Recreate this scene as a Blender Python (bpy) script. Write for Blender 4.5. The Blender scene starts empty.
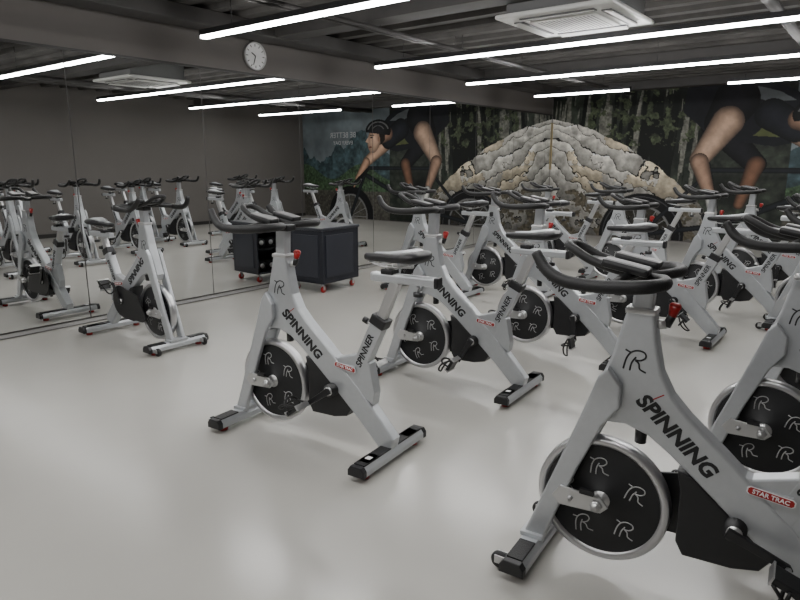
import bpy, bmesh, math, random
import numpy as np
from mathutils import Vector, Matrix
random.seed(4)
scene = bpy.context.scene
C = bpy.data.collections.new("room_scene"); scene.collection.children.link(C)

def lin(c):
    return tuple(((v/255.0)/12.92 if v/255.0 <= .04045 else ((v/255.0+.055)/1.055)**2.4) for v in c)

# ------------------------------------------------------------------ materials
def mat(name, rgb, rough=.5, metal=0., noise=0., nscale=8., bump=0., bscale=60., emit=0., spec=.5, coat=0., stretch=None):
    m = bpy.data.materials.new(name); m.use_nodes = True
    nt = m.node_tree; b = nt.nodes['Principled BSDF']
    col = lin(rgb) + (1,)
    b.inputs['Base Color'].default_value = col
    b.inputs['Roughness'].default_value = rough
    b.inputs['Metallic'].default_value = metal
    b.inputs['Specular IOR Level'].default_value = spec
    b.inputs['Coat Weight'].default_value = coat
    tc = nt.nodes.new('ShaderNodeTexCoord')
    vec = tc.outputs['Object']
    if stretch:
        mp = nt.nodes.new('ShaderNodeMapping'); mp.inputs['Scale'].default_value = stretch
        nt.links.new(vec, mp.inputs[0]); vec = mp.outputs[0]
    if noise > 0:
        n = nt.nodes.new('ShaderNodeTexNoise'); n.inputs['Scale'].default_value = nscale; n.inputs['Detail'].default_value = 5
        nt.links.new(vec, n.inputs['Vector'])
        r = nt.nodes.new('ShaderNodeValToRGB')
        r.color_ramp.elements[0].position = .3; r.color_ramp.elements[1].position = .7
        r.color_ramp.elements[0].color = tuple(c*(1-noise) for c in col[:3])+(1,)
        r.color_ramp.elements[1].color = tuple(min(1, c*(1+noise)) for c in col[:3])+(1,)
        nt.links.new(n.outputs[0], r.inputs[0]); nt.links.new(r.outputs[0], b.inputs['Base Color'])
    if bump > 0:
        n2 = nt.nodes.new('ShaderNodeTexNoise'); n2.inputs['Scale'].default_value = bscale; n2.inputs['Detail'].default_value = 4
        nt.links.new(vec, n2.inputs['Vector'])
        bp = nt.nodes.new('ShaderNodeBump'); bp.inputs['Strength'].default_value = bump; bp.inputs['Distance'].default_value = .01
        nt.links.new(n2.outputs[0], bp.inputs['Height']); nt.links.new(bp.outputs[0], b.inputs['Normal'])
    if emit > 0:
        b.inputs['Emission Color'].default_value = (1, .99, .975, 1)
        b.inputs['Emission Strength'].default_value = emit
    return m

M = dict(
 silver = mat('silver_paint', (180,183,186), .33, .5, .03, 30),
 silver2 = mat('brushed_aluminium', (190,190,190), .3, .75),
 chrome = mat('chrome_rim', (190,190,192), .28, .9),
 black = mat('black_plastic', (24,24,26), .42, 0, .1, 40),
 rubber = mat('black_grip_rubber', (18,18,19), .55, 0, 0, 8, .2, 200),
 disc = mat('flywheel_cover', (22,23,25), .5, 0, .15, 20),
 decal = mat('decal_black', (20,20,22), .5),
 decalw = mat('decal_white', (170,170,170), .5),
 red = mat('red_plastic', (150,18,18), .35),
 badge = mat('badge_white', (225,225,225), .4),
 floor = mat('epoxy_floor', (174,172,166), .22, 0, .05, .8, .10, 1.6, spec=.6),
 wall = mat('grey_wall_paint', (102,98,95), .75, 0, .03, 2),
 ceil = mat('dark_concrete_ceiling', (72,70,68), .85, 0, .35, 2.5, .6, 10),
 beam = mat('ceiling_beam_paint', (62,60,59), .7, 0, .15, 3),
 mirror = mat('mirror_glass', (230,231,230), .0, 1.0),
 backing = mat('mirror_backing', (75,73,72), .6),
 white = mat('white_plastic', (205,205,202), .45),
 grille = mat('grille_grey', (95,95,95), .5),
 led = mat('led_diffuser', (255,255,255), .5, emit=58.),
 alu = mat('light_housing', (60,60,62), .4, .5),
 navy = mat('navy_cart_panel', (28,30,38), .4, 0, .06, 6),
 cart2 = mat('cart_side_panel', (40,42,50), .45, 0, .06, 6),
 trim = mat('dark_trim', (40,38,37), .5),
 towel = mat('dark_towel', (30,30,34), .9),
)

# ------------------------------------------------------------------ mesh builder
class MB:
    def __init__(s): s.bm = bmesh.new(); s.mats = []
    def mi(s, m):
        if m not in s.mats: s.mats.append(m)
        return s.mats.index(m)
    def add(s, verts, faces, m, smooth=False, mtx=None):
        k = s.mi(m); vs = [s.bm.verts.new((mtx @ Vector(v)) if mtx else v) for v in verts]
        for f in faces:
            try:
                fc = s.bm.faces.new([vs[i] for i in f]); fc.material_index = k; fc.smooth = smooth
            except ValueError: pass
    def box(s, c, d, m, rot=None, mtx=None, bev=0):
        T = Matrix.Translation(c)
        if rot: T = T @ rot
        if mtx: T = mtx @ T
        b2 = bmesh.new()
        bmesh.ops.create_cube(b2, size=1, matrix=Matrix.Diagonal((d[0], d[1], d[2], 1)))
        if bev > 0: bmesh.ops.bevel(b2, geom=list(b2.edges), offset=bev, segments=2, affect='EDGES', profile=.6)
        b2.verts.index_update()
        s.add([v.co.copy() for v in b2.verts], [[v.index for v in f.verts] for f in b2.faces], m, False, T)
        b2.free()
    def poly(s, pts, y0, y1, m, bev=0.0, seg=2, plane='xz', mtx=None):
        b2 = bmesh.new()
        def P(a, b, y): return (a, y, b) if plane == 'xz' else (a, b, y)
        lo = [b2.verts.new(P(a, b, y0)) for a, b in pts]
        f = b2.faces.new(lo)
        r = bmesh.ops.extrude_face_region(b2, geom=[f])
        d = Vector(P(0, 0, y1-y0))
        for e in r['geom']:
            if isinstance(e, bmesh.types.BMVert): e.co += d
        bmesh.ops.recalc_face_normals(b2, faces=list(b2.faces))
        if bev > 0:
            caps = [e for e in b2.edges if any(len(q.verts) > 4 or q.normal.dot(d.normalized())**2 > .9 for q in e.link_faces)]
            bmesh.ops.bevel(b2, geom=caps, offset=bev, segments=seg, affect='EDGES', profile=.5, clamp_overlap=True)
        bmesh.ops.triangulate(b2, faces=[q for q in b2.faces if len(q.verts) > 4])
        b2.verts.index_update()
        s.add([v.co.copy() for v in b2.verts], [[v.index for v in q.verts] for q in b2.faces], m, False, mtx)
        b2.free()
    def tube(s, path, r, m, n=10, smooth_sub=0, closed=False, flat=1.0, mtx=None):
        P = [Vector(p) for p in path]
        R = list(r) if isinstance(r, (list, tuple)) else [r]*len(P)
        if smooth_sub:
            Q, RR = [], []; L = len(P)
            rng = range(L if closed else L-1)
            for i in rng:
                g = lambda k: P[k % L] if closed else P[max(0, min(L-1, k))]
                p0, p1, p2, p3 = g(i-1), g(i), g(i+1), g(i+2)
                for j in range(smooth_sub):
                    t = j/smooth_sub
                    Q.append(.5*((2*p1)+(p2-p0)*t+(2*p0-5*p1+4*p2-p3)*t*t+(3*p1-p0-3*p2+p3)*t**3))
                    RR.append(R[i]*(1-t)+R[(i+1) % L]*t)
            if not closed: Q.append(P[-1]); RR.append(R[-1])
            P, R = Q, RR
        N = len(P); verts = []; faces = []
        up = None
        for i in range(N):
            a = P[(i-1) % N] if (closed or i > 0) else P[i]
            b = P[(i+1) % N] if (closed or i < N-1) else P[i]
            t = (b-a).normalized()
            if up is None:
                up = Vector((0, 0, 1)) if abs(t.z) < .9 else Vector((1, 0, 0))
            sx = t.cross(up).normalized(); up = sx.cross(t).normalized()
            for k in range(n):
                an = 2*math.pi*k/n
                verts.append(P[i] + sx*math.cos(an)*R[i] + up*math.sin(an)*R[i]*flat)
        for i in range(N if closed else N-1):
            for k in range(n):
                a = i*n+k; b = i*n+(k+1) % n; c = ((i+1) % N)*n+(k+1) % n; d = ((i+1) % N)*n+k
                faces.append((a, b, c, d))
        if not closed:
            faces.append(tuple(range(n-1, -1, -1))); faces.append(tuple((N-1)*n+k for k in range(n)))
        s.add(verts, faces, m, True, mtx)
    def lathe(s, prof, m, n=48, mtx=None, smooth=True):
        verts = []; faces = []
        for r, y in prof:
            for k in range(n):
                a = 2*math.pi*k/n; verts.append((r*math.cos(a), y, r*math.sin(a)))
        for i in range(len(prof)-1):
            for k in range(n):
                faces.append((i*n+k, i*n+(k+1) % n, (i+1)*n+(k+1) % n, (i+1)*n+k))
        s.add(verts, faces, m, smooth, mtx)
    def cyl(s, p0, p1, r, m, n=16, mtx=None, r2=None):
        s.tube([p0, p1], [r, r if r2 is None else r2], m, n, mtx=mtx)
    def loft(s, secs, m, n=20, mtx=None):
        verts = []; faces = []
        for x, w, zc, h in secs:
            for k in range(n):
                a = 2*math.pi*k/n; ca, sa = math.cos(a), math.sin(a)
                verts.append((x, w*math.copysign(abs(ca)**.8, ca), zc+h*math.copysign(abs(sa)**.8, sa)))
        N = len(secs)
        for i in range(N-1):
            for k in range(n): faces.append((i*n+k, i*n+(k+1) % n, (i+1)*n+(k+1) % n, (i+1)*n+k))
        faces.append(tuple(range(n-1, -1, -1))); faces.append(tuple((N-1)*n+k for k in range(n)))
        s.add(verts, faces, m, True, mtx)
    def text(s, body, size, m, mtx, bold=.0, shear=0., align='CENTER', h=.0012):
        cu = bpy.data.curves.new('t', 'FONT'); cu.body = body; cu.size = size; cu.offset = bold; cu.shear = shear
        cu.align_x = align; cu.align_y = 'CENTER'; cu.extrude = h; cu.resolution_u = 3
        o = bpy.data.objects.new('t', cu); scene.collection.objects.link(o)
        bpy.context.view_layer.update()
        me = bpy.data.meshes.new_from_object(o.evaluated_get(bpy.context.evaluated_depsgraph_get()))
        s.add([v.co.copy() for v in me.vertices], [list(p.vertices) for p in me.polygons], m, False, mtx)
        bpy.data.objects.remove(o); bpy.data.meshes.remove(me)
    def mesh(s, name):
        bmesh.ops.recalc_face_normals(s.bm, faces=list(s.bm.faces))
        me = bpy.data.meshes.new(name); s.bm.to_mesh(me); s.bm.free()
        for m in s.mats: me.materials.append(M[m])
        return me

def obj(name, me, parent=None, loc=(0, 0, 0), rot=(0, 0, 0)):
    o = bpy.data.objects.new(name, me); C.objects.link(o)
    o.location = loc; o.rotation_euler = rot
    if parent: o.parent = parent
    return o
def empty(name, loc=(0, 0, 0), rot=(0, 0, 0)):
    o = bpy.data.objects.new(name, None); C.objects.link(o); o.location = loc; o.rotation_euler = rot
    o.empty_display_size = .2
    return o
def basis(xt, n, loc):
    xt = Vector(xt).normalized(); n = Vector(n).normalized(); yt = n.cross(xt)
    m = Matrix((xt, yt, n)).transposed().to_4x4(); m.translation = loc
    return m

# ------------------------------------------------------------------ room constants
QM = 5.87; QO = -1.63; PB = 12.78; PF = -3.0; HC = 2.98; MT = 2.44
def simplebox(name, lo, hi, m):
    b = MB(); c = [(a+d)/2 for a, d in zip(lo, hi)]; d = [abs(d-a) for a, d in zip(lo, hi)]
    b.box(c, d, m); return obj(name, b.mesh(name))
simplebox('floor', (PF-.2, QO-.2, -.1), (PB+.2, QM+.2, 0), 'floor')
simplebox('wall_back', (PB, QO-.2, 0), (PB+.2, QM+.2, HC), 'wall')
simplebox('wall_left', (PF-.2, QM+.02, 0), (PB, QM+.2, HC), 'wall')
simplebox('wall_right', (PF-.2, QO-.2, 0), (PB, QO, HC), 'wall')
simplebox('wall_front', (PF-.2, QO, 0), (PF, QM+.02, HC), 'wall')
simplebox('baseboard_right', (PF, QO, 0), (PB, QO+.012, .08), 'trim')

b = MB()
b.box(((PF+PB)/2, (QO+QM)/2, HC+.1), (PB-PF+.4, QM-QO+.4, .2), 'ceil')
p = PF+.2
while p < PB:
    b.poly([(p, HC+.01), (p+.03, HC-.05), (p+.15, HC-.05), (p+.18, HC+.01)], QO, QM, 'ceil')
    p += .36
obj('ceiling', b.mesh('ceiling'))
b = MB()
for pb in (5.0, 9.4, 12.35):
    b.box((pb, (QO+QM)/2, HC-.09), (.26, QM-QO-.02, .18), 'beam', bev=.008)
b.box(((PF+PB)/2, 5.62, HC-.12), (PB-PF-.05, .3, .14), 'beam', bev=.008)
obj('ceiling_beams', b.mesh('ceiling_beams'))
b = MB()
for q, r in ((4.2, .02), (4.3, .012), (1.0, .045), (.6, .02)):
    b.cyl((PF+.1, q, HC-.22), (PB-.1, q, HC-.22), r, 'beam', 10)
    pp = PF+.6
    while pp < PB-.3:
        b.cyl((pp, q, HC-.22), (pp, q, HC-.04), .005, 'beam', 6); pp += 1.5
obj('ceiling_conduits', b.mesh('ceiling_conduits'))

# mirror
b = MB()
b.box(((PF+PB)/2, QM+.012, MT/2+.03), (PB-PF-.02, .012, MT-.04), 'backing')
p0 = 2.79-1.385*4
while p0 < PB-.1:
    p1 = min(p0+1.385, PB-.012)
    if p1 > PF:
        a = max(p0, PF+.02)
        b.box(((a+p1)/2, QM+.003, MT/2+.03), (p1-a-.010, .006, MT-.05), 'mirror')
    p0 += 1.385
b.box(((PF+PB)/2, QM+.002, .025), (PB-PF-.02, .018, .03), 'silver2')
b.box(((PF+PB)/2, QM+.002, MT+.012), (PB-PF-.02, .02, .022), 'trim')
obj('wall_mirror', b.mesh('wall_mirror'))

# ------------------------------------------------------------------ mural (flat printed wall graphic, vertex painted)
W, H = 700, 270
q0, q1, z0, z1 = QO+.005, QM-.008, .02, 2.84
qs = np.linspace(q0, q1, W); zs = np.linspace(z0, z1, H)
Q, Z = np.meshgrid(qs, zs)
def vnoise(X, Y, seed, octs=4):
    rng = np.random.RandomState(seed); tot = np.zeros_like(X); amp = 1.; s = 0
    for o in range(octs):
        g = rng.rand(256, 256); x = X*(2**o)+o*7.3; y = Y*(2**o)+o*3.1
        xi = np.floor(x).astype(int); yi = np.floor(y).astype(int); fx = x-xi; fy = y-yi
        fx = fx*fx*(3-2*fx); fy = fy*fy*(3-2*fy)
        a = g[yi % 256, xi % 256]; bb = g[yi % 256, (xi+1) % 256]; c = g[(yi+1) % 256, xi % 256]; d = g[(yi+1) % 256, (xi+1) % 256]
        tot += amp*((a*(1-fx)+bb*fx)*(1-fy)+(c*(1-fx)+d*fx)*fy); s += amp; amp *= .55
    return tot/s
def inpoly(pts, wob=0., seed=1):
    X = Q; Y = Z
    if wob: X = Q+(vnoise(Q*4, Z*4, seed)-.5)*wob; Y = Z+(vnoise(Q*4+9, Z*4, seed+1)-.5)*wob
    ins = np.zeros(Q.shape, bool); n = len(pts)
    for i in range(n):
        x1, y1 = pts[i]; x2, y2 = pts[(i+1) % n]
        if y1 == y2: continue
        c = ((y1 > Y) != (y2 > Y)) & (X < (x2-x1)*(Y-y1)/(y2-y1)+x1)
        ins ^= c
    return ins
def seg(ax, ay, bx, by, r0, r1):
    dx, dy = bx-ax, by-ay; t = np.clip(((Q-ax)*dx+(Z-ay)*dy)/(dx*dx+dy*dy), 0, 1)
    d = np.hypot(Q-(ax+t*dx), Z-(ay+t*dy)); rr = r0+(r1-r0)*t
    return d < rr, d/rr
img = np.zeros((H, W, 3))
def col(c): return np.array(c, float)[None, None, :]
n1 = vnoise(Q*2, Z*2, 1)[..., None]; n2 = vnoise(Q*9, Z*9, 2)[..., None]; n3 = vnoise(Q*22, Z*22, 5)[..., None]
img[:] = col((22, 25, 23))*(1-n2)+col((78, 86, 74))*n2*n1*1.6
tr = vnoise(Q*9+Z*.5, Z*.5, 7, 3)[..., None]
forest = (Q > 3.0)[..., None]
img = np.where(forest & (tr > .58), col((134, 134, 124))*(.4+.8*n3), img)
img = np.where(forest & (tr < .41), col((20, 22, 20)), img)
lf = (n2 > .56) & (((Q > 2.6) & (Q < 5.1) & (Z > 1.65+.4*n1[..., 0]))[..., None])
img = np.where(lf, col((84, 94, 70))*(.3+1.0*n3), img)
land = (Q < 1.5)[..., None]
skyc = col((158, 170, 176))*(.6+.5*n1)
mount = col((62, 78, 82))*(.4+1.1*n2)
ridge = (1.95+.35*np.sin(Q*2.1+.4)+.18*(vnoise(Q*3, Q*0, 9)-.5)*4)[..., None]
img = np.where(land, np.where(Z[..., None] > ridge, skyc*.8, mount), img)
val = land & (Z[..., None] < 1.25+.2*np.sin(Q*3)[..., None])
img = np.where(val, col((66, 86, 62))*(.35+1.1*n3), img)
img = np.where(land & (Z[..., None] < .75), col((74, 72, 66))*(.5+.9*n3), img)
# rock made of slabs
rock = inpoly([(5.9, 2.40), (5.5, 2.30), (5.0, 2.12), (4.6, 1.96), (4.15, 1.72), (3.7, 1.44), (3.35, 1.18), (3.0, .90), (2.7, .5), (2.4, 0), (5.9, 0)], .12, 3)[..., None]
ang = np.arctan2(2.62-Z, 7.2-Q); rad = np.hypot(2.62-Z, 7.2-Q)
wv = vnoise(Q*1.6, Z*1.6, 31); wv2 = vnoise(Q*5, Z*5, 33)
u = ang*9+wv*3.0+wv2*.8
sid = np.floor(u); fu = u-sid
hsh = np.modf(np.abs(np.sin(sid*12.9898)*43758.5453))[0]
v_ = rad*1.1+hsh*3+wv2*1.6
cid = np.floor(v_); fv = v_-cid
hs2 = np.modf(np.abs(np.sin(sid*78.233+cid*37.719)*43758.5453))[0]
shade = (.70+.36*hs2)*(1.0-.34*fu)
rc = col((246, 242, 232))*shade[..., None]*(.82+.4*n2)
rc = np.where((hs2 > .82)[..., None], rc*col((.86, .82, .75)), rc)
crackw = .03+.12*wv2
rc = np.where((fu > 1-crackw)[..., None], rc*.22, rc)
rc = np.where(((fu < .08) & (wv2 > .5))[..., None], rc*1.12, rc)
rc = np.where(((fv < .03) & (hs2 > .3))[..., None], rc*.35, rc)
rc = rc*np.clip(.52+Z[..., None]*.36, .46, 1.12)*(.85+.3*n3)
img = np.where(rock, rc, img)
low = rock & ((Z < .75+.2*np.sin(Q*2.7))[..., None]) & (n2 > .5)
img = np.where(low, col((96, 90, 76))*(.4+.9*n3), img)
img = np.where(((Q > 5.85) & (Z > 1.35) & (Z < 2.3))[..., None], col((176, 156, 104)), img)
def ring(cx, cy, r0, r1, c):
    global img
    d = np.hypot(Q-cx, Z-cy); img = np.where(((d > r0) & (d < r1))[..., None], col(c), img)
def paint(mask, c, shade=None):
    global img
    cc = col(c)*np.ones_like(img)
    if shade is not None: cc = cc*(1.15-.7*np.clip(shade, 0, 1)[..., None]**2)
    cc = cc*(.85+.3*n2)
    img = np.where(mask[..., None], cc, img)
d = np.hypot(Q-3.9, Z-.08)
img = np.where((d < .62)[..., None], img*.5, img)
ring(3.9, .08, .60, .82, (18, 18, 20)); ring(3.9, .08, .55, .59, (110, 110, 110)); ring(3.9, .08, .74, .76, (64, 64, 66))
ring(.15, .08, .60, .80, (18, 18, 20)); ring(.15, .08, .55, .59, (110, 110, 110))
for a in range(0, 360, 24):
    for cx in (3.9, .15):
        m_, s_ = seg(cx, .08, cx+.56*math.cos(math.radians(a)), .08+.56*math.sin(math.radians(a)), .008, .008); paint(m_, (120, 120, 120))
for s4 in ((3.9, .1, 2.5, .35, .05, .05), (2.5, .35, .75, 1.15, .06, .06), (3.9, .1, 2.75, 1.3, .04, .04), (2.5, .35, 2.85, 1.75, .045, .045), (2.85, 1.35, .8, 1.35, .05, .05), (.15, .1, .75, 1.4, .05, .06)):
    m_, s_ = seg(*s4); paint(m_, (28, 30, 34), s_)
m_, s_ = seg(2.7, 2.15, 2.0, 1.45, .26, .17); paint(m_, (26, 26, 30), s_)
m_, s_ = seg(2.0, 1.45, 2.2, .75, .15, .09); paint(m_, (104, 76, 60), s_)
paint(inpoly([(3.25, 2.84), (2.0, 2.84), (1.55, 2.7), (1.25, 2.45), (1.15, 2.1), (1.3, 1.85), (1.75, 1.75), (2.3, 1.85), (2.9, 2.05), (3.3, 2.4)], .05, 4), (26, 27, 32))
paint(inpoly([(2.3, 2.84), (1.75, 2.66), (1.5, 2.5), (1.9, 2.52), (2.4, 2.68)], .04, 5), (90, 94, 96))
paint(inpoly([(1.9, 2.15), (1.5, 2.05), (1.6, 1.9), (2.1, 1.95)], .04, 6), (84, 90, 56))
m_, s_ = seg(2.42, 2.55, 2.6, 2.2, .38, .31); paint(m_, (24, 24, 28), s_)
m_, s_ = seg(2.52, 2.2, 2.93, 1.55, .27, .17); paint(m_, (174, 146, 126), s_)
m_, s_ = seg(2.93, 1.5, 2.68, .85, .16, .09); paint(m_, (148, 120, 102), s_)
m_, s_ = seg(2.68, .85, 2.62, .6, .09, .08); paint(m_, (200, 200, 195), s_)
m_, s_ = seg(2.7, .5, 2.4, .45, .1, .07); paint(m_, (40, 40, 44), s_)
m_, s_ = seg(1.5, 2.05, .72, 1.5, .20, .13); paint(m_, (174, 142, 120), s_)
m_, s_ = seg(.72, 1.5, .40, 1.08, .125, .08); paint(m_, (164, 130, 108), s_)
m_, s_ = seg(1.85, 2.3, 1.45, 2.05, .26, .23); paint(m_, (30, 32, 38), s_)
for k in range(4):
    m_, s_ = seg(.46-.03*k, 1.10-.03*k, .34-.02*k, .97-.035*k, .04, .028); paint(m_, (150, 112, 90), s_)
m_, s_ = seg(.75, 1.3, .25, .92, .05, .04); paint(m_, (20, 20, 20), s_)
m_, s_ = seg(1.42, 2.2, 1.12, 2.08, .18, .16); paint(m_, (140, 110, 92), s_)
d = np.hypot((Q-.98-.12*(Z-2.05))/.21, (Z-2.05)/.32); paint(d < 1, (184, 152, 130), d*.85)
paint(inpoly([(.80, 2.14), (.69, 2.02), (.80, 1.98)], 0), (180, 148, 126))
paint(inpoly([(1.12, 2.35), (1.36, 2.3), (1.34, 2.05), (1.2, 1.93), (1.16, 2.15)], .03, 8), (34, 28, 25))
paint(np.hypot((Q-1.15)/.04, (Z-2.07)/.07) < 1, (150, 116, 96))
paint(np.hypot((Q-.86)/.06, (Z-1.88)/.018) < 1, (116, 66, 58))
paint(np.hypot((Q-.90)/.05, (Z-2.12)/.018) < 1, (30, 26, 24))
paint(np.hypot((Q-.92)/.08, (Z-2.175)/.014) < 1, (44, 34, 28))
d = np.hypot((Q-1.12)/.42, (Z-2.28)/.28); hm = (d < 1) & (Z > 2.22+.12*(1.0-Q)); paint(hm, (34, 34, 36), d)
for k in range(2):
    d2 = np.hypot((Q-1.12)/(.34-.14*k), (Z-2.26)/(.24-.09*k)); paint((abs(d2-1) < .06) & (Z > 2.32), (104, 104, 104))
img = np.clip(img, 0, 255)/255.
L = np.where(img <= .04045, img/12.92, ((img+.055)/1.055)**2.4)
verts = np.stack([np.full(Q.size, PB-.004), Q.ravel(), Z.ravel()], 1)
idx = np.arange(W*H).reshape(H, W)
f = np.stack([idx[:-1, :-1], idx[1:, :-1], idx[1:, 1:], idx[:-1, 1:]], -1).reshape(-1, 4)
me = bpy.data.meshes.new('wall_mural'); me.from_pydata(verts.tolist(), [], f.tolist())
ca = me.color_attributes.new('print', 'FLOAT_COLOR', 'POINT')
arr = np.ones((W*H, 4), np.float32); arr[:, :3] = L.reshape(-1, 3); ca.data.foreach_set('color', arr.ravel())
mm = bpy.data.materials.new('mural_print'); mm.use_nodes = True
nt = mm.node_tree; at = nt.nodes.new('ShaderNodeAttribute'); at.attribute_name = 'print'
nt.links.new(at.outputs['Color'], nt.nodes['Principled BSDF'].inputs['Base Color'])
nt.nodes['Principled BSDF'].inputs['Roughness'].default_value = .6
nt.nodes['Principled BSDF'].inputs['Specular IOR Level'].default_value = .25
me.materials.append(mm)
mural = obj('wall_mural', me)
b = MB()
b.text('BE BETTER', .2, 'decalw', basis((0, -1, 0), (-1, 0, 0), (PB-.008, -.1, 2.2)))
b.text('EVERY DAY', .14, 'decalw', basis((0, -1, 0), (-1, 0, 0), (PB-.008, -.1, 2.0)))
obj('mural_lettering', b.mesh('mural_lettering'), mural)

# ------------------------------------------------------------------ linear lights
def light(pp, qa, qb, zz=2.6):
    b = MB(); c = (qa+qb)/2; l = abs(qb-qa)
    b.box((0, 0, .035), (.075, l, .05), 'alu', bev=.004)
    b.poly([(-.034, .012), (.034, .012), (.03, -.012), (-.03, -.012)], -l/2+.004, l/2-.004, 'led')
    for s in (-1, 1):
        b.box((0, s*(l/2+.004), .02), (.078, .008, .075), 'alu')
        for k in (.08, .5) if s > 0 else (.08,):
            yy = s*l*(.5-k) if k < .5 else 0
            b.cyl((0, yy, .06), (0, yy, HC-zz-.04), .003, 'alu', 6)
    o = obj('linear_pendant_light', b.mesh('linear_light'), None, (pp, c, zz)); return o
light(3.74, 5.17, 0.0); light(6.14, 5.12, 0.0); light(8.2, 5.12, -.2)
light(10.4, 5.12, 3.5); light(10.4, 2.1, -.6)
light(1.2, 5.2, 0.0); light(-1.3, 5.2, 0.0)  # two unseen pendants outside the frame, added for even floor illumination

# ------------------------------------------------------------------ AC cassette
e = empty('ceiling_air_conditioner', (5.60, 2.40, 2.68)); e.scale = (1.08, 1.08, 1)
b = MB()
b.box((0, 0, .14), (.82, .82, .24), 'grille')
b.poly([(-.475, -.475), (.475, -.475), (.475, .475), (-.475, .475)], -.0, .04, 'white', .014, 2, 'xy')
for s in (-1, 1):
    b.box((s*.36, 0, -.004), (.075, .6, .012), 'grille'); b.box((0, s*.36, -.004), (.6, .075, .012), 'grille')
    b.box((s*.368, 0, -.012), (.07, .58, .008), 'white', Matrix.Rotation(s*.25, 4, 'Y'))
    b.box((0, s*.368, -.012), (.58, .07, .008), 'white', Matrix.Rotation(-s*.25, 4, 'X'))
b.box((0, 0, -.006), (.54, .54, .014), 'white', bev=.004)
for k in range(15):
    b.box((0, -.22+k*.0315, -.0135), (.46, .006, .003), 'grille')
obj('cassette_panel', b.mesh('ac'), e)
b = MB()
for sx in (-1, 1):
    for sy in (-1, 1): b.cyl((sx*.38, sy*.38, .2), (sx*.38, sy*.38, .28), .006, 'alu', 6)
obj('hanger_rods', b.mesh('rods'), e)
b = MB()
T = Matrix.Rotation(math.radians(90), 4, 'X')
b.lathe([(0.001, 0), (.05, 0), (.055, .015), (.035, .035), (.001, .038)], 'white', 24, T)
obj('smoke_detector', b.mesh('smoke'), None, (9.4, 2.6, HC-.18))

# ------------------------------------------------------------------ wall clock
e = empty('wall_clock', (4.92, QM+.02, 2.65))
b = MB()
T = Matrix.Rotation(math.pi, 4, 'Z')
b.lathe([(0.001, 0), (.15, 0), (.155, .02), (.15, .035), (.140, .035), (.137, .02)], 'silver2', 48, T)
b.lathe([(.139, .02), (.001, .021)], 'badge', 48, T)
for k in range(12):
    a = k*math.pi/6
    b.box((.115*math.sin(a), -.0225, .115*math.cos(a)), (.008, .002, .026), 'decal', Matrix.Rotation(a, 4, 'Y'))
for a, l, w in ((math.radians(300), .065, .011), (math.radians(200), .1, .008)):
    b.box((l/2*math.sin(a), -.026, l/2*math.cos(a)), (w, .002, l), 'decal', Matrix.Rotation(a, 4, 'Y'))
obj('clock_body', b.mesh('clock'), e)

# ------------------------------------------------------------------ spin bike parts (X fwd, Y left, Z up)
LOGO = [[(-.55, -.55), (-.42, .05), (-.2, .42), (.15, .58), (.5, .5), (.58, .25), (.35, .05), (.05, .02)],
        [(.05, .02), (.25, -.15), (.32, -.45), (.65, -.6)], [(-.2, -.6), (-.12, -.15), (.08, .2)], [(-.2, .42), (-.5, .55)]]
def logo(b, m, mtx, s, r=.0035):
    for st in LOGO:
        b.tube([(x*s, y*s, .0008) for x, y in st], r, m, 6, 4, mtx=mtx, flat=.4)

b = MB()   # frame
HT = .035
head = [(.222, 1.0), (.132, 1.0), (.118, .90), (.095, .80), (.055, .725), (0, .665), (-.12, .56), (-.33, .365), (-.545, .13), (-.53, .065), (-.455, .065),
        (-.33, .19), (-.17, .335), (-.03, .455), (.05, .52), (.12, .57), (.2, .595), (.27, .59), (.33, .555), (.345, .60), (.30, .73), (.26, .84)]
b.poly(head, -HT, HT, 'silver', .012, 3)
for s in (-1, 1):
    y0 = s*.036; y1 = s*.066
    b.poly([(.262, .80), (.215, .74), (.215, .66), (.27, .58), (.345, .40), (.455, .09), (.46, .055), (.535, .055), (.53, .10), (.42, .40), (.335, .64), (.295, .76)], min(y0, y1), max(y0, y1), 'silver', .009, 3)
    b.poly([(.40, .325), (.25, .315), (.225, .285), (.25, .258), (.40, .25), (.43, .28)], min(s*.066, s*.076), max(s*.066, s*.076), 'silver2', .003)
    b.cyl((.265, s*.05, .285), (.265, s*.10, .285), .014, 'silver2', 14)
    b.cyl((.265, s*.076, .285), (.265, s*.090, .285), .022, 'silver2', 6)
    b.cyl((.36, s*.07, .288), (.36, s*.085, .288), .010, 'chrome', 6)
    b.box((.30, s*.084, .332), (.05, .012, .02), 'black')
b.cyl((.15, 0, .60), (.15, 0, .53), .02, 'black', 12)
def tubebar(b, p0, p1, w, d, m, bev=.01):
    p0 = Vector(p0); p1 = Vector(p1); t = p1-p0; L_ = t.length
    a = math.atan2(t.x, t.z)
    b.box((p0+p1)/2, (w, d, L_), m, Matrix.Rotation(a, 4, 'Y'), bev=bev)
tubebar(b, (-.265, 0, .335), (-.455, 0, .73), .078, .062, 'silver')
tubebar(b, (-.44, 0, .70), (-.463, 0, .748), .088, .072, 'black', .008)
b.poly([(-.17, .505), (-.20, .50), (-.345, .545), (-.40, .50), (-.43, .35), (-.42, .285), (-.30, .36)], -.03, .03, 'silver', .006)
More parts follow.
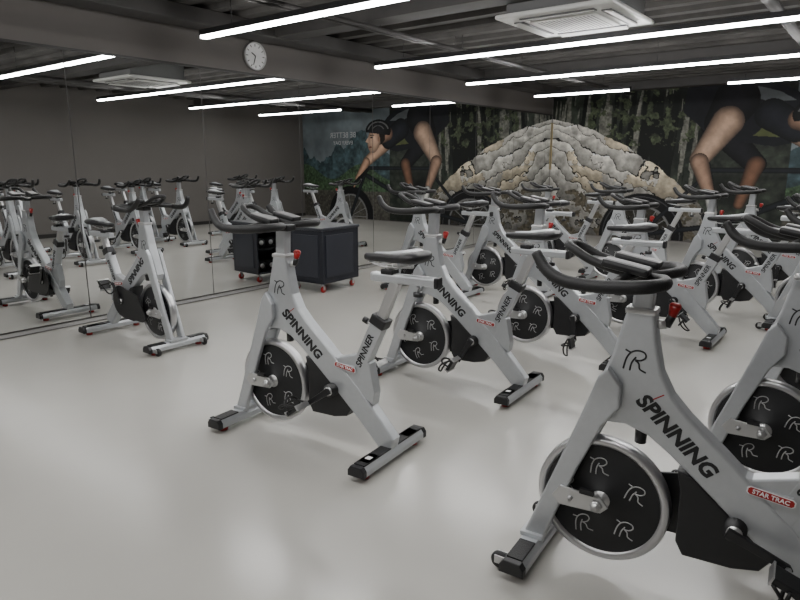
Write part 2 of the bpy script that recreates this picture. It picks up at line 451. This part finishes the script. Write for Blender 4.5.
for s in (-1, 1):
    xt = (-s, 0, -.12*s)
    n = (0, s, 0)
    b.poly([(-.06, -.014), (.06, -.014), (.068, -.007), (.068, .007), (.06, .014), (-.06, .014), (-.068, .007), (-.068, -.007)], 0, .0025, 'badge', 0, 1, 'xy', basis(xt, n, (-.255, s*.0395, .462)))
    b.poly([(-.058, -.0115), (.058, -.0115), (.064, -.006), (.064, .006), (.058, .0115), (-.058, .0115), (-.064, .006), (-.064, -.006)], 0, .0035, 'red', 0, 1, 'xy', basis(xt, n, (-.255, s*.0395, .462)))
    b.text('STAR TRAC', .02, 'badge', basis(xt, n, (-.255, s*.0435, .462)), .0003)
    b.box((-.255, s*.034, .462), (.12, .012, .024), 'silver')
    c_, s_ = math.cos(math.radians(42)), math.sin(math.radians(42))
    b.text('SPINNING', .072, 'decal', basis((-s*c_, 0, -s*s_), n, (.035, s*(HT+.0008), .595)), .0028, .12)
    tx = Vector((-.19, 0, .395)).normalized()
    b.text('SPINNER', .05, 'decal', basis(tx*s if s > 0 else -tx, n, (-.375, s*.0318, .565)), .001, .1)
    logo(b, 'decal', basis((-s, 0, 0), n, (.185, s*HT, .83)), .062, .003)
    b.box((.10, s*(HT+.0005), .715), (.045, .001, .004), 'red', Matrix.Rotation(.6, 4, 'Y'))
b.cyl((.135, 0, .955), (.10, 0, .96), .016, 'silver2', 12)
b.cyl((.10, 0, .955), (.085, 0, .99), .014, 'black', 12)
b.cyl((.088, 0, .975), (.078, 0, 1.025), .009, 'red', 14, r2=.02)
b.cyl((.078, 0, 1.025), (.077, 0, 1.033), .02, 'red', 14, r2=.014)
b.cyl((-.40, 0, .70), (-.375, 0, .71), .012, 'silver2', 12)
b.cyl((-.375, 0, .71), (-.35, 0, .72), .016, 'black', 14)
b.box((.178, 0, 1.0), (.10, .074, .022), 'silver2', bev=.008)
g = []
for k in range(13):
    a = math.radians(90+k*15); g.append((-.17+.135*math.cos(a), .325+.135*math.sin(a)))
for k in range(7):
    a = math.radians(-90+k*10); g.append((.12+.09*math.cos(a), .27+.09*math.sin(a)))
g += [(.10, .40)]
b.poly(g, -.078, -.067, 'black', .003)
b.poly([(-.29, .25), (-.25, .19), (-.17, .17), (-.02, .165), (.005, .21), (.005, .40), (.02, .47), (-.03, .455), (-.17, .335)], -.066, .03, 'black', .006)
b.cyl((-.17, -.085, .325), (-.17, .075, .325), .035, 'black', 20)
b.cyl((-.17, -.093, .325), (-.17, .083, .325), .024, 'silver2', 16)
ME_frame = b.mesh('bike_frame')

b = MB()   # feet
def foot(b, x, L_, front):
    b.poly([(-.045, .032), (-.045, .058), (-.03, .078), (.03, .078), (.045, .058), (.045, .032)], -L_/2, L_/2, 'silver', .004, 2, mtx=Matrix.Translation((x, 0, 0)))
    for s in (-1, 1):
        b.poly([(-.047, .030), (-.047, .060), (-.032, .081), (.032, .081), (.047, .060), (.047, .030)], min(s*(L_/2-.02), s*(L_/2+.012)), max(s*(L_/2-.02), s*(L_/2+.012)), 'black', .005, 2, mtx=Matrix.Translation((x, 0, 0)))
        b.cyl((x, s*(L_/2-.06), .002), (x, s*(L_/2-.06), .018), .026, 'red', 16)
        b.cyl((x, s*(L_/2-.06), .018), (x, s*(L_/2-.06), .035), .010, 'chrome', 10)
        b.box((x, s*(L_/2-.085), .080), (.062, .13, .008), 'rubber', bev=.002)
        if front:
            T = Matrix.Translation((x+.07, s*(L_/2-.05), .035))
            b.lathe([(.006, -.012), (.028, -.012), (.032, -.006), (.032, .006), (.028, .012), (.006, .012)], 'rubber', 20, T)
            b.box((x+.052, s*(L_/2-.05)-.018, .045), (.06, .006, .03), 'silver2'); b.box((x+.052, s*(L_/2-.05)+.018, .045), (.06, .006, .03), 'silver2')
    if not front:
        b.box((x, 0, .080), (.062, L_-.1, .008), 'rubber', bev=.002)
        b.box((x, .18, .0845), (.03, .03, .002), 'badge')
foot(b, .50, .52, True); foot(b, -.50, .56, False)
b.box((.50, 0, .085), (.09, .16, .02), 'silver', bev=.005)
ME_feet = b.mesh('bike_feet')

b = MB()   # flywheel
b.lathe([(.205, -.018), (.212, -.026), (.228, -.026), (.235, -.020), (.235, .020), (.228, .026), (.212, .026), (.205, .018)], 'chrome', 64)
b.lathe([(.216, .016), (.19, .021), (.05, .021), (.045, .028), (.002, .028)], 'disc', 64)
b.lathe([(.216, -.016), (.19, -.021), (.05, -.021), (.045, -.028), (.002, -.028)], 'disc', 64)
for s in (-1, 1):
    for k in range(5):
        a = math.radians(90+72*k)
        logo(b, 'decalw', basis((-s, 0, .3*math.cos(a)), (0, s, 0), (.128*math.cos(a), s*.0215, .128*math.sin(a))), .054, .0022)
    b.lathe([(.035, s*.026), (.035, s*.034), (.002, s*.034)], 'silver2', 20)
ME_wheel = b.mesh('bike_flywheel')

b = MB()   # crank and pedals, origin at axle
for s in (-1, 1):
    ex = s*.165
    b.poly([(-.022*s, -.018), (ex, -.012), (ex+.014*s, 0), (ex, .012), (-.022*s, .018)], min(s*.085, s*.101), max(s*.085, s*.101), 'black', .004)
    b.cyl((ex, s*.10, 0), (ex, s*.125, 0), .009, 'chrome', 10)
    b.box((ex, s*.168, 0), (.085, .085, .022), 'black', bev=.005)
    for k in (-1, 1): b.box((ex+k*.044, s*.168, .0), (.006, .095, .03), 'silver2')
    b.tube([(ex-.035, s*.125, .01), (ex+.03, s*.125, .05), (ex+.085, s*.14, .055), (ex+.10, s*.168, .045), (ex+.085, s*.195, .055), (ex+.03, s*.21, .05), (ex-.035, s*.21, .01)], .006, 'rubber', 8, 4)
    b.tube([(ex+.01, s*.12, 0), (ex+.015, s*.125, .055), (ex+.015, s*.168, .075), (ex+.015, s*.212, .055), (ex+.01, s*.216, 0)], .006, 'rubber', 8, 4)
ME_crank = b.mesh('bike_crank')

b = MB()   # handlebars, origin (stem socket)
tubebar(b, (.012, 0, -.17), (0, 0, .06), .066, .05, 'silver', .01)
b.box((0, 0, .058), (.12, .07, .035), 'black', bev=.01)
for s in (-1, 1):
    b.tube([(.04, s*.0, .068), (-.03, s*.04, .07), (-.07, s*.09, .073), (-.08, s*.155, .074), (-.045, s*.215, .072), (.03, s*.235, .066), (.12, s*.235, .062), (.21, s*.232, .070), (.27, s*.222, .10), (.31, s*.21, .15)],
           [.015, .017, .019, .021, .022, .022, .0215, .021, .0195, .0165], 'rubber', 12, 5)
    b.tube([(-.02, s*.05, .072), (.08, s*.06, .09), (.17, s*.058, .115), (.23, s*.05, .145), (.26, s*.03, .158), (.265, 0, .160)], .015, 'rubber', 10, 5)
    b.box((.05, s*.085, .108), (.15, .075, .03), 'black', Matrix.Rotation(-.18, 4, 'Y'), bev=.012)
    b.tube([(.02, s*.06, .085), (.05, s*.14, .076), (.06, s*.23, .068)], .014, 'rubber', 10, 4)
b.box((.13, 0, .105), (.13, .08, .018), 'black', Matrix.Rotation(-.12, 4, 'Y'), bev=.007)
ME_bars = b.mesh('bike_bars')

b = MB()   # seat assembly, origin at post top
tubebar(b, (.105, 0, -.235), (0, 0, -.0), .052, .04, 'silver2', .008)
b.box((-.04, 0, .015), (.36, .05, .045), 'silver', bev=.012)
b.box((-.225, 0, .015), (.02, .056, .052), 'black', bev=.008)
b.cyl((-.12, 0, -.01), (-.12, 0, -.05), .008, 'chrome', 10); b.cyl((-.12, 0, -.04), (-.12, 0, -.06), .024, 'black', 14)
b.box((.04, 0, .045), (.07, .06, .025), 'black', bev=.006)
b.cyl((.04, 0, .04), (.04, 0, .075), .016, 'silver2', 12)
for s in (-1, 1):
    b.tube([(.16, 0, .085), (.08, s*.02, .072), (-.02, s*.022, .07), (-.09, s*.045, .09)], .004, 'chrome', 6, 4)
b.loft([(.185, .008, .108, .008), (.175, .020, .108, .017), (.14, .026, .108, .02), (.08, .031, .11, .022), (.02, .045, .113, .024), (-.03, .07, .118, .027), (-.075, .092, .123, .03), (-.11, .098, .126, .031), (-.14, .09, .127, .028), (-.158, .06, .127, .018), (-.163, .02, .127, .006)], 'black')
b.loft([(.12, .012, .125, .008), (.05, .02, .129, .009), (-.03, .045, .140, .010), (-.09, .062, .150, .011), (-.12, .05, .148, .010), (-.14, .02, .142, .006)], 'silver')
ME_seat = b.mesh('bike_seat')

def bike(pp, qq, head_deg=0., hb=0., st=0., cr=20., flip=False):
    e = empty('exercise_bike', (pp, qq, 0), (0, 0, math.radians((-90 if flip else 90)+head_deg)))
    obj('frame', ME_frame, e); obj('stabiliser_feet', ME_feet, e)
    obj('flywheel', ME_wheel, e, (.265, 0, .285), (0, math.radians(random.uniform(0, 72)), 0))
    obj('crank_pedals', ME_crank, e, (-.17, 0, .325), (0, math.radians(cr), 0))
    obj('handlebars', ME_bars, e, (.172-.05*hb, 0, 1.045+hb))
    obj('saddle', ME_seat, e, (-.545-st*.4, 0, .93+st))
    return e
bikes = [
 (2.27, 2.36, 5, .045, .0, 35, False),
 (2.14, .44, 5, .0, .0, 160, False),
 (3.52, 2.26, 3, .065, .0, 60, False),
 (3.17, .07, 0, .04, .02, 20, False),
 (4.55, 1.98, 2, .05, -.02, 100, False),
 (4.5, .0, -2, .02, .0, 10, False),
 (5.65, 1.55, 0, .0, .0, 140, False),
 (6.75, 1.22, -2, .05, .04, 70, False),
 (6.6, .25, 0, .0, .02, 30, False),
 (6.45, 3.45, 2, .03, .0, 80, False),
 (5.95, 4.15, 0, .04, .0, 45, False),
 (7.9, 2.5, 0, .03, .0, 20, False),
 (8.4, 3.7, 0, .0, .02, 20, False),
 (8.2, 1.1, 0, .05, .0, 90, False),
 (2.78, 4.95, 0, .02, -.08, 60, True),
]
for a in bikes: bike(*a)

# ------------------------------------------------------------------ storage cart
e = empty('rolling_storage_cart', (5.40, 5.34, 0), (0, 0, math.radians(4)))
b = MB()
w, d_, z_b, z_t = .66, .52, .11, .74
b.box((0, 0, z_b+.015), (w, d_, .03), 'navy', bev=.006)
b.box((0, 0, z_t), (w+.03, d_+.03, .035), 'cart2', bev=.012)
b.box((-w/2+.012, 0, (z_b+z_t)/2), (.024, d_, z_t-z_b), 'navy', bev=.004)
b.box((w/2-.012, 0, (z_b+z_t)/2), (.024, d_, z_t-z_b), 'navy', bev=.004)
b.box((0, -d_/2+.012, (z_b+z_t)/2), (w-.02, .02, z_t-z_b), 'navy', bev=.004)
b.box((-.03, -d_/2-.002, (z_b+z_t)/2), (w-.16, .012, z_t-z_b-.14), 'cart2', bev=.004)
b.box((-w/2-.002, 0, (z_b+z_t)/2), (.012, d_-.14, z_t-z_b-.14), 'cart2', bev=.004)
b.box((0, 0, .42), (w-.04, d_-.04, .02), 'black')
for sx in (-1, 1):
    for sy in (-1, 1):
        b.cyl((sx*(w/2-.06), sy*(d_/2-.06), .115), (sx*(w/2-.06), sy*(d_/2-.06), .075), .012, 'chrome', 10)
        b.lathe([(.006, -.014), (.034, -.014), (.038, -.008), (.038, .008), (.034, .014), (.006, .014)], 'red', 20, Matrix.Translation((sx*(w/2-.06), sy*(d_/2-.06), .038)))
        b.box((sx*(w/2-.06), sy*(d_/2-.06)+.018, .058), (.03, .004, .05), 'silver2'); b.box((sx*(w/2-.06), sy*(d_/2-.06)-.018, .058), (.03, .004, .05), 'silver2')
for z in (.145, .44):
    for k in range(4):
        b.tube([(-.22+.145*k, -.16, z+.06), (-.22+.145*k, .2, z+.06)], [.055, .06], 'towel', 14)
        b.tube([(-.22+.145*k, .2, z+.06), (-.22+.145*k, .206, z+.06)], [.03, .03], 'silver2', 14)
obj('cart_body', b.mesh('cart'), e)

# ------------------------------------------------------------------ world & camera
w_ = bpy.data.worlds.new('world'); scene.world = w_; w_.use_nodes = True
w_.node_tree.nodes['Background'].inputs[0].default_value = (.05, .05, .05, 1)
cam = bpy.data.cameras.new('camera'); co = bpy.data.objects.new('camera', cam); scene.collection.objects.link(co)
co.location = (0, 0, 1.48); co.rotation_euler = (math.radians(90-12.27), 0, math.radians(-52.2))
cam.sensor_width = 36; cam.lens = 28.35; cam.clip_start = .05
scene.camera = co
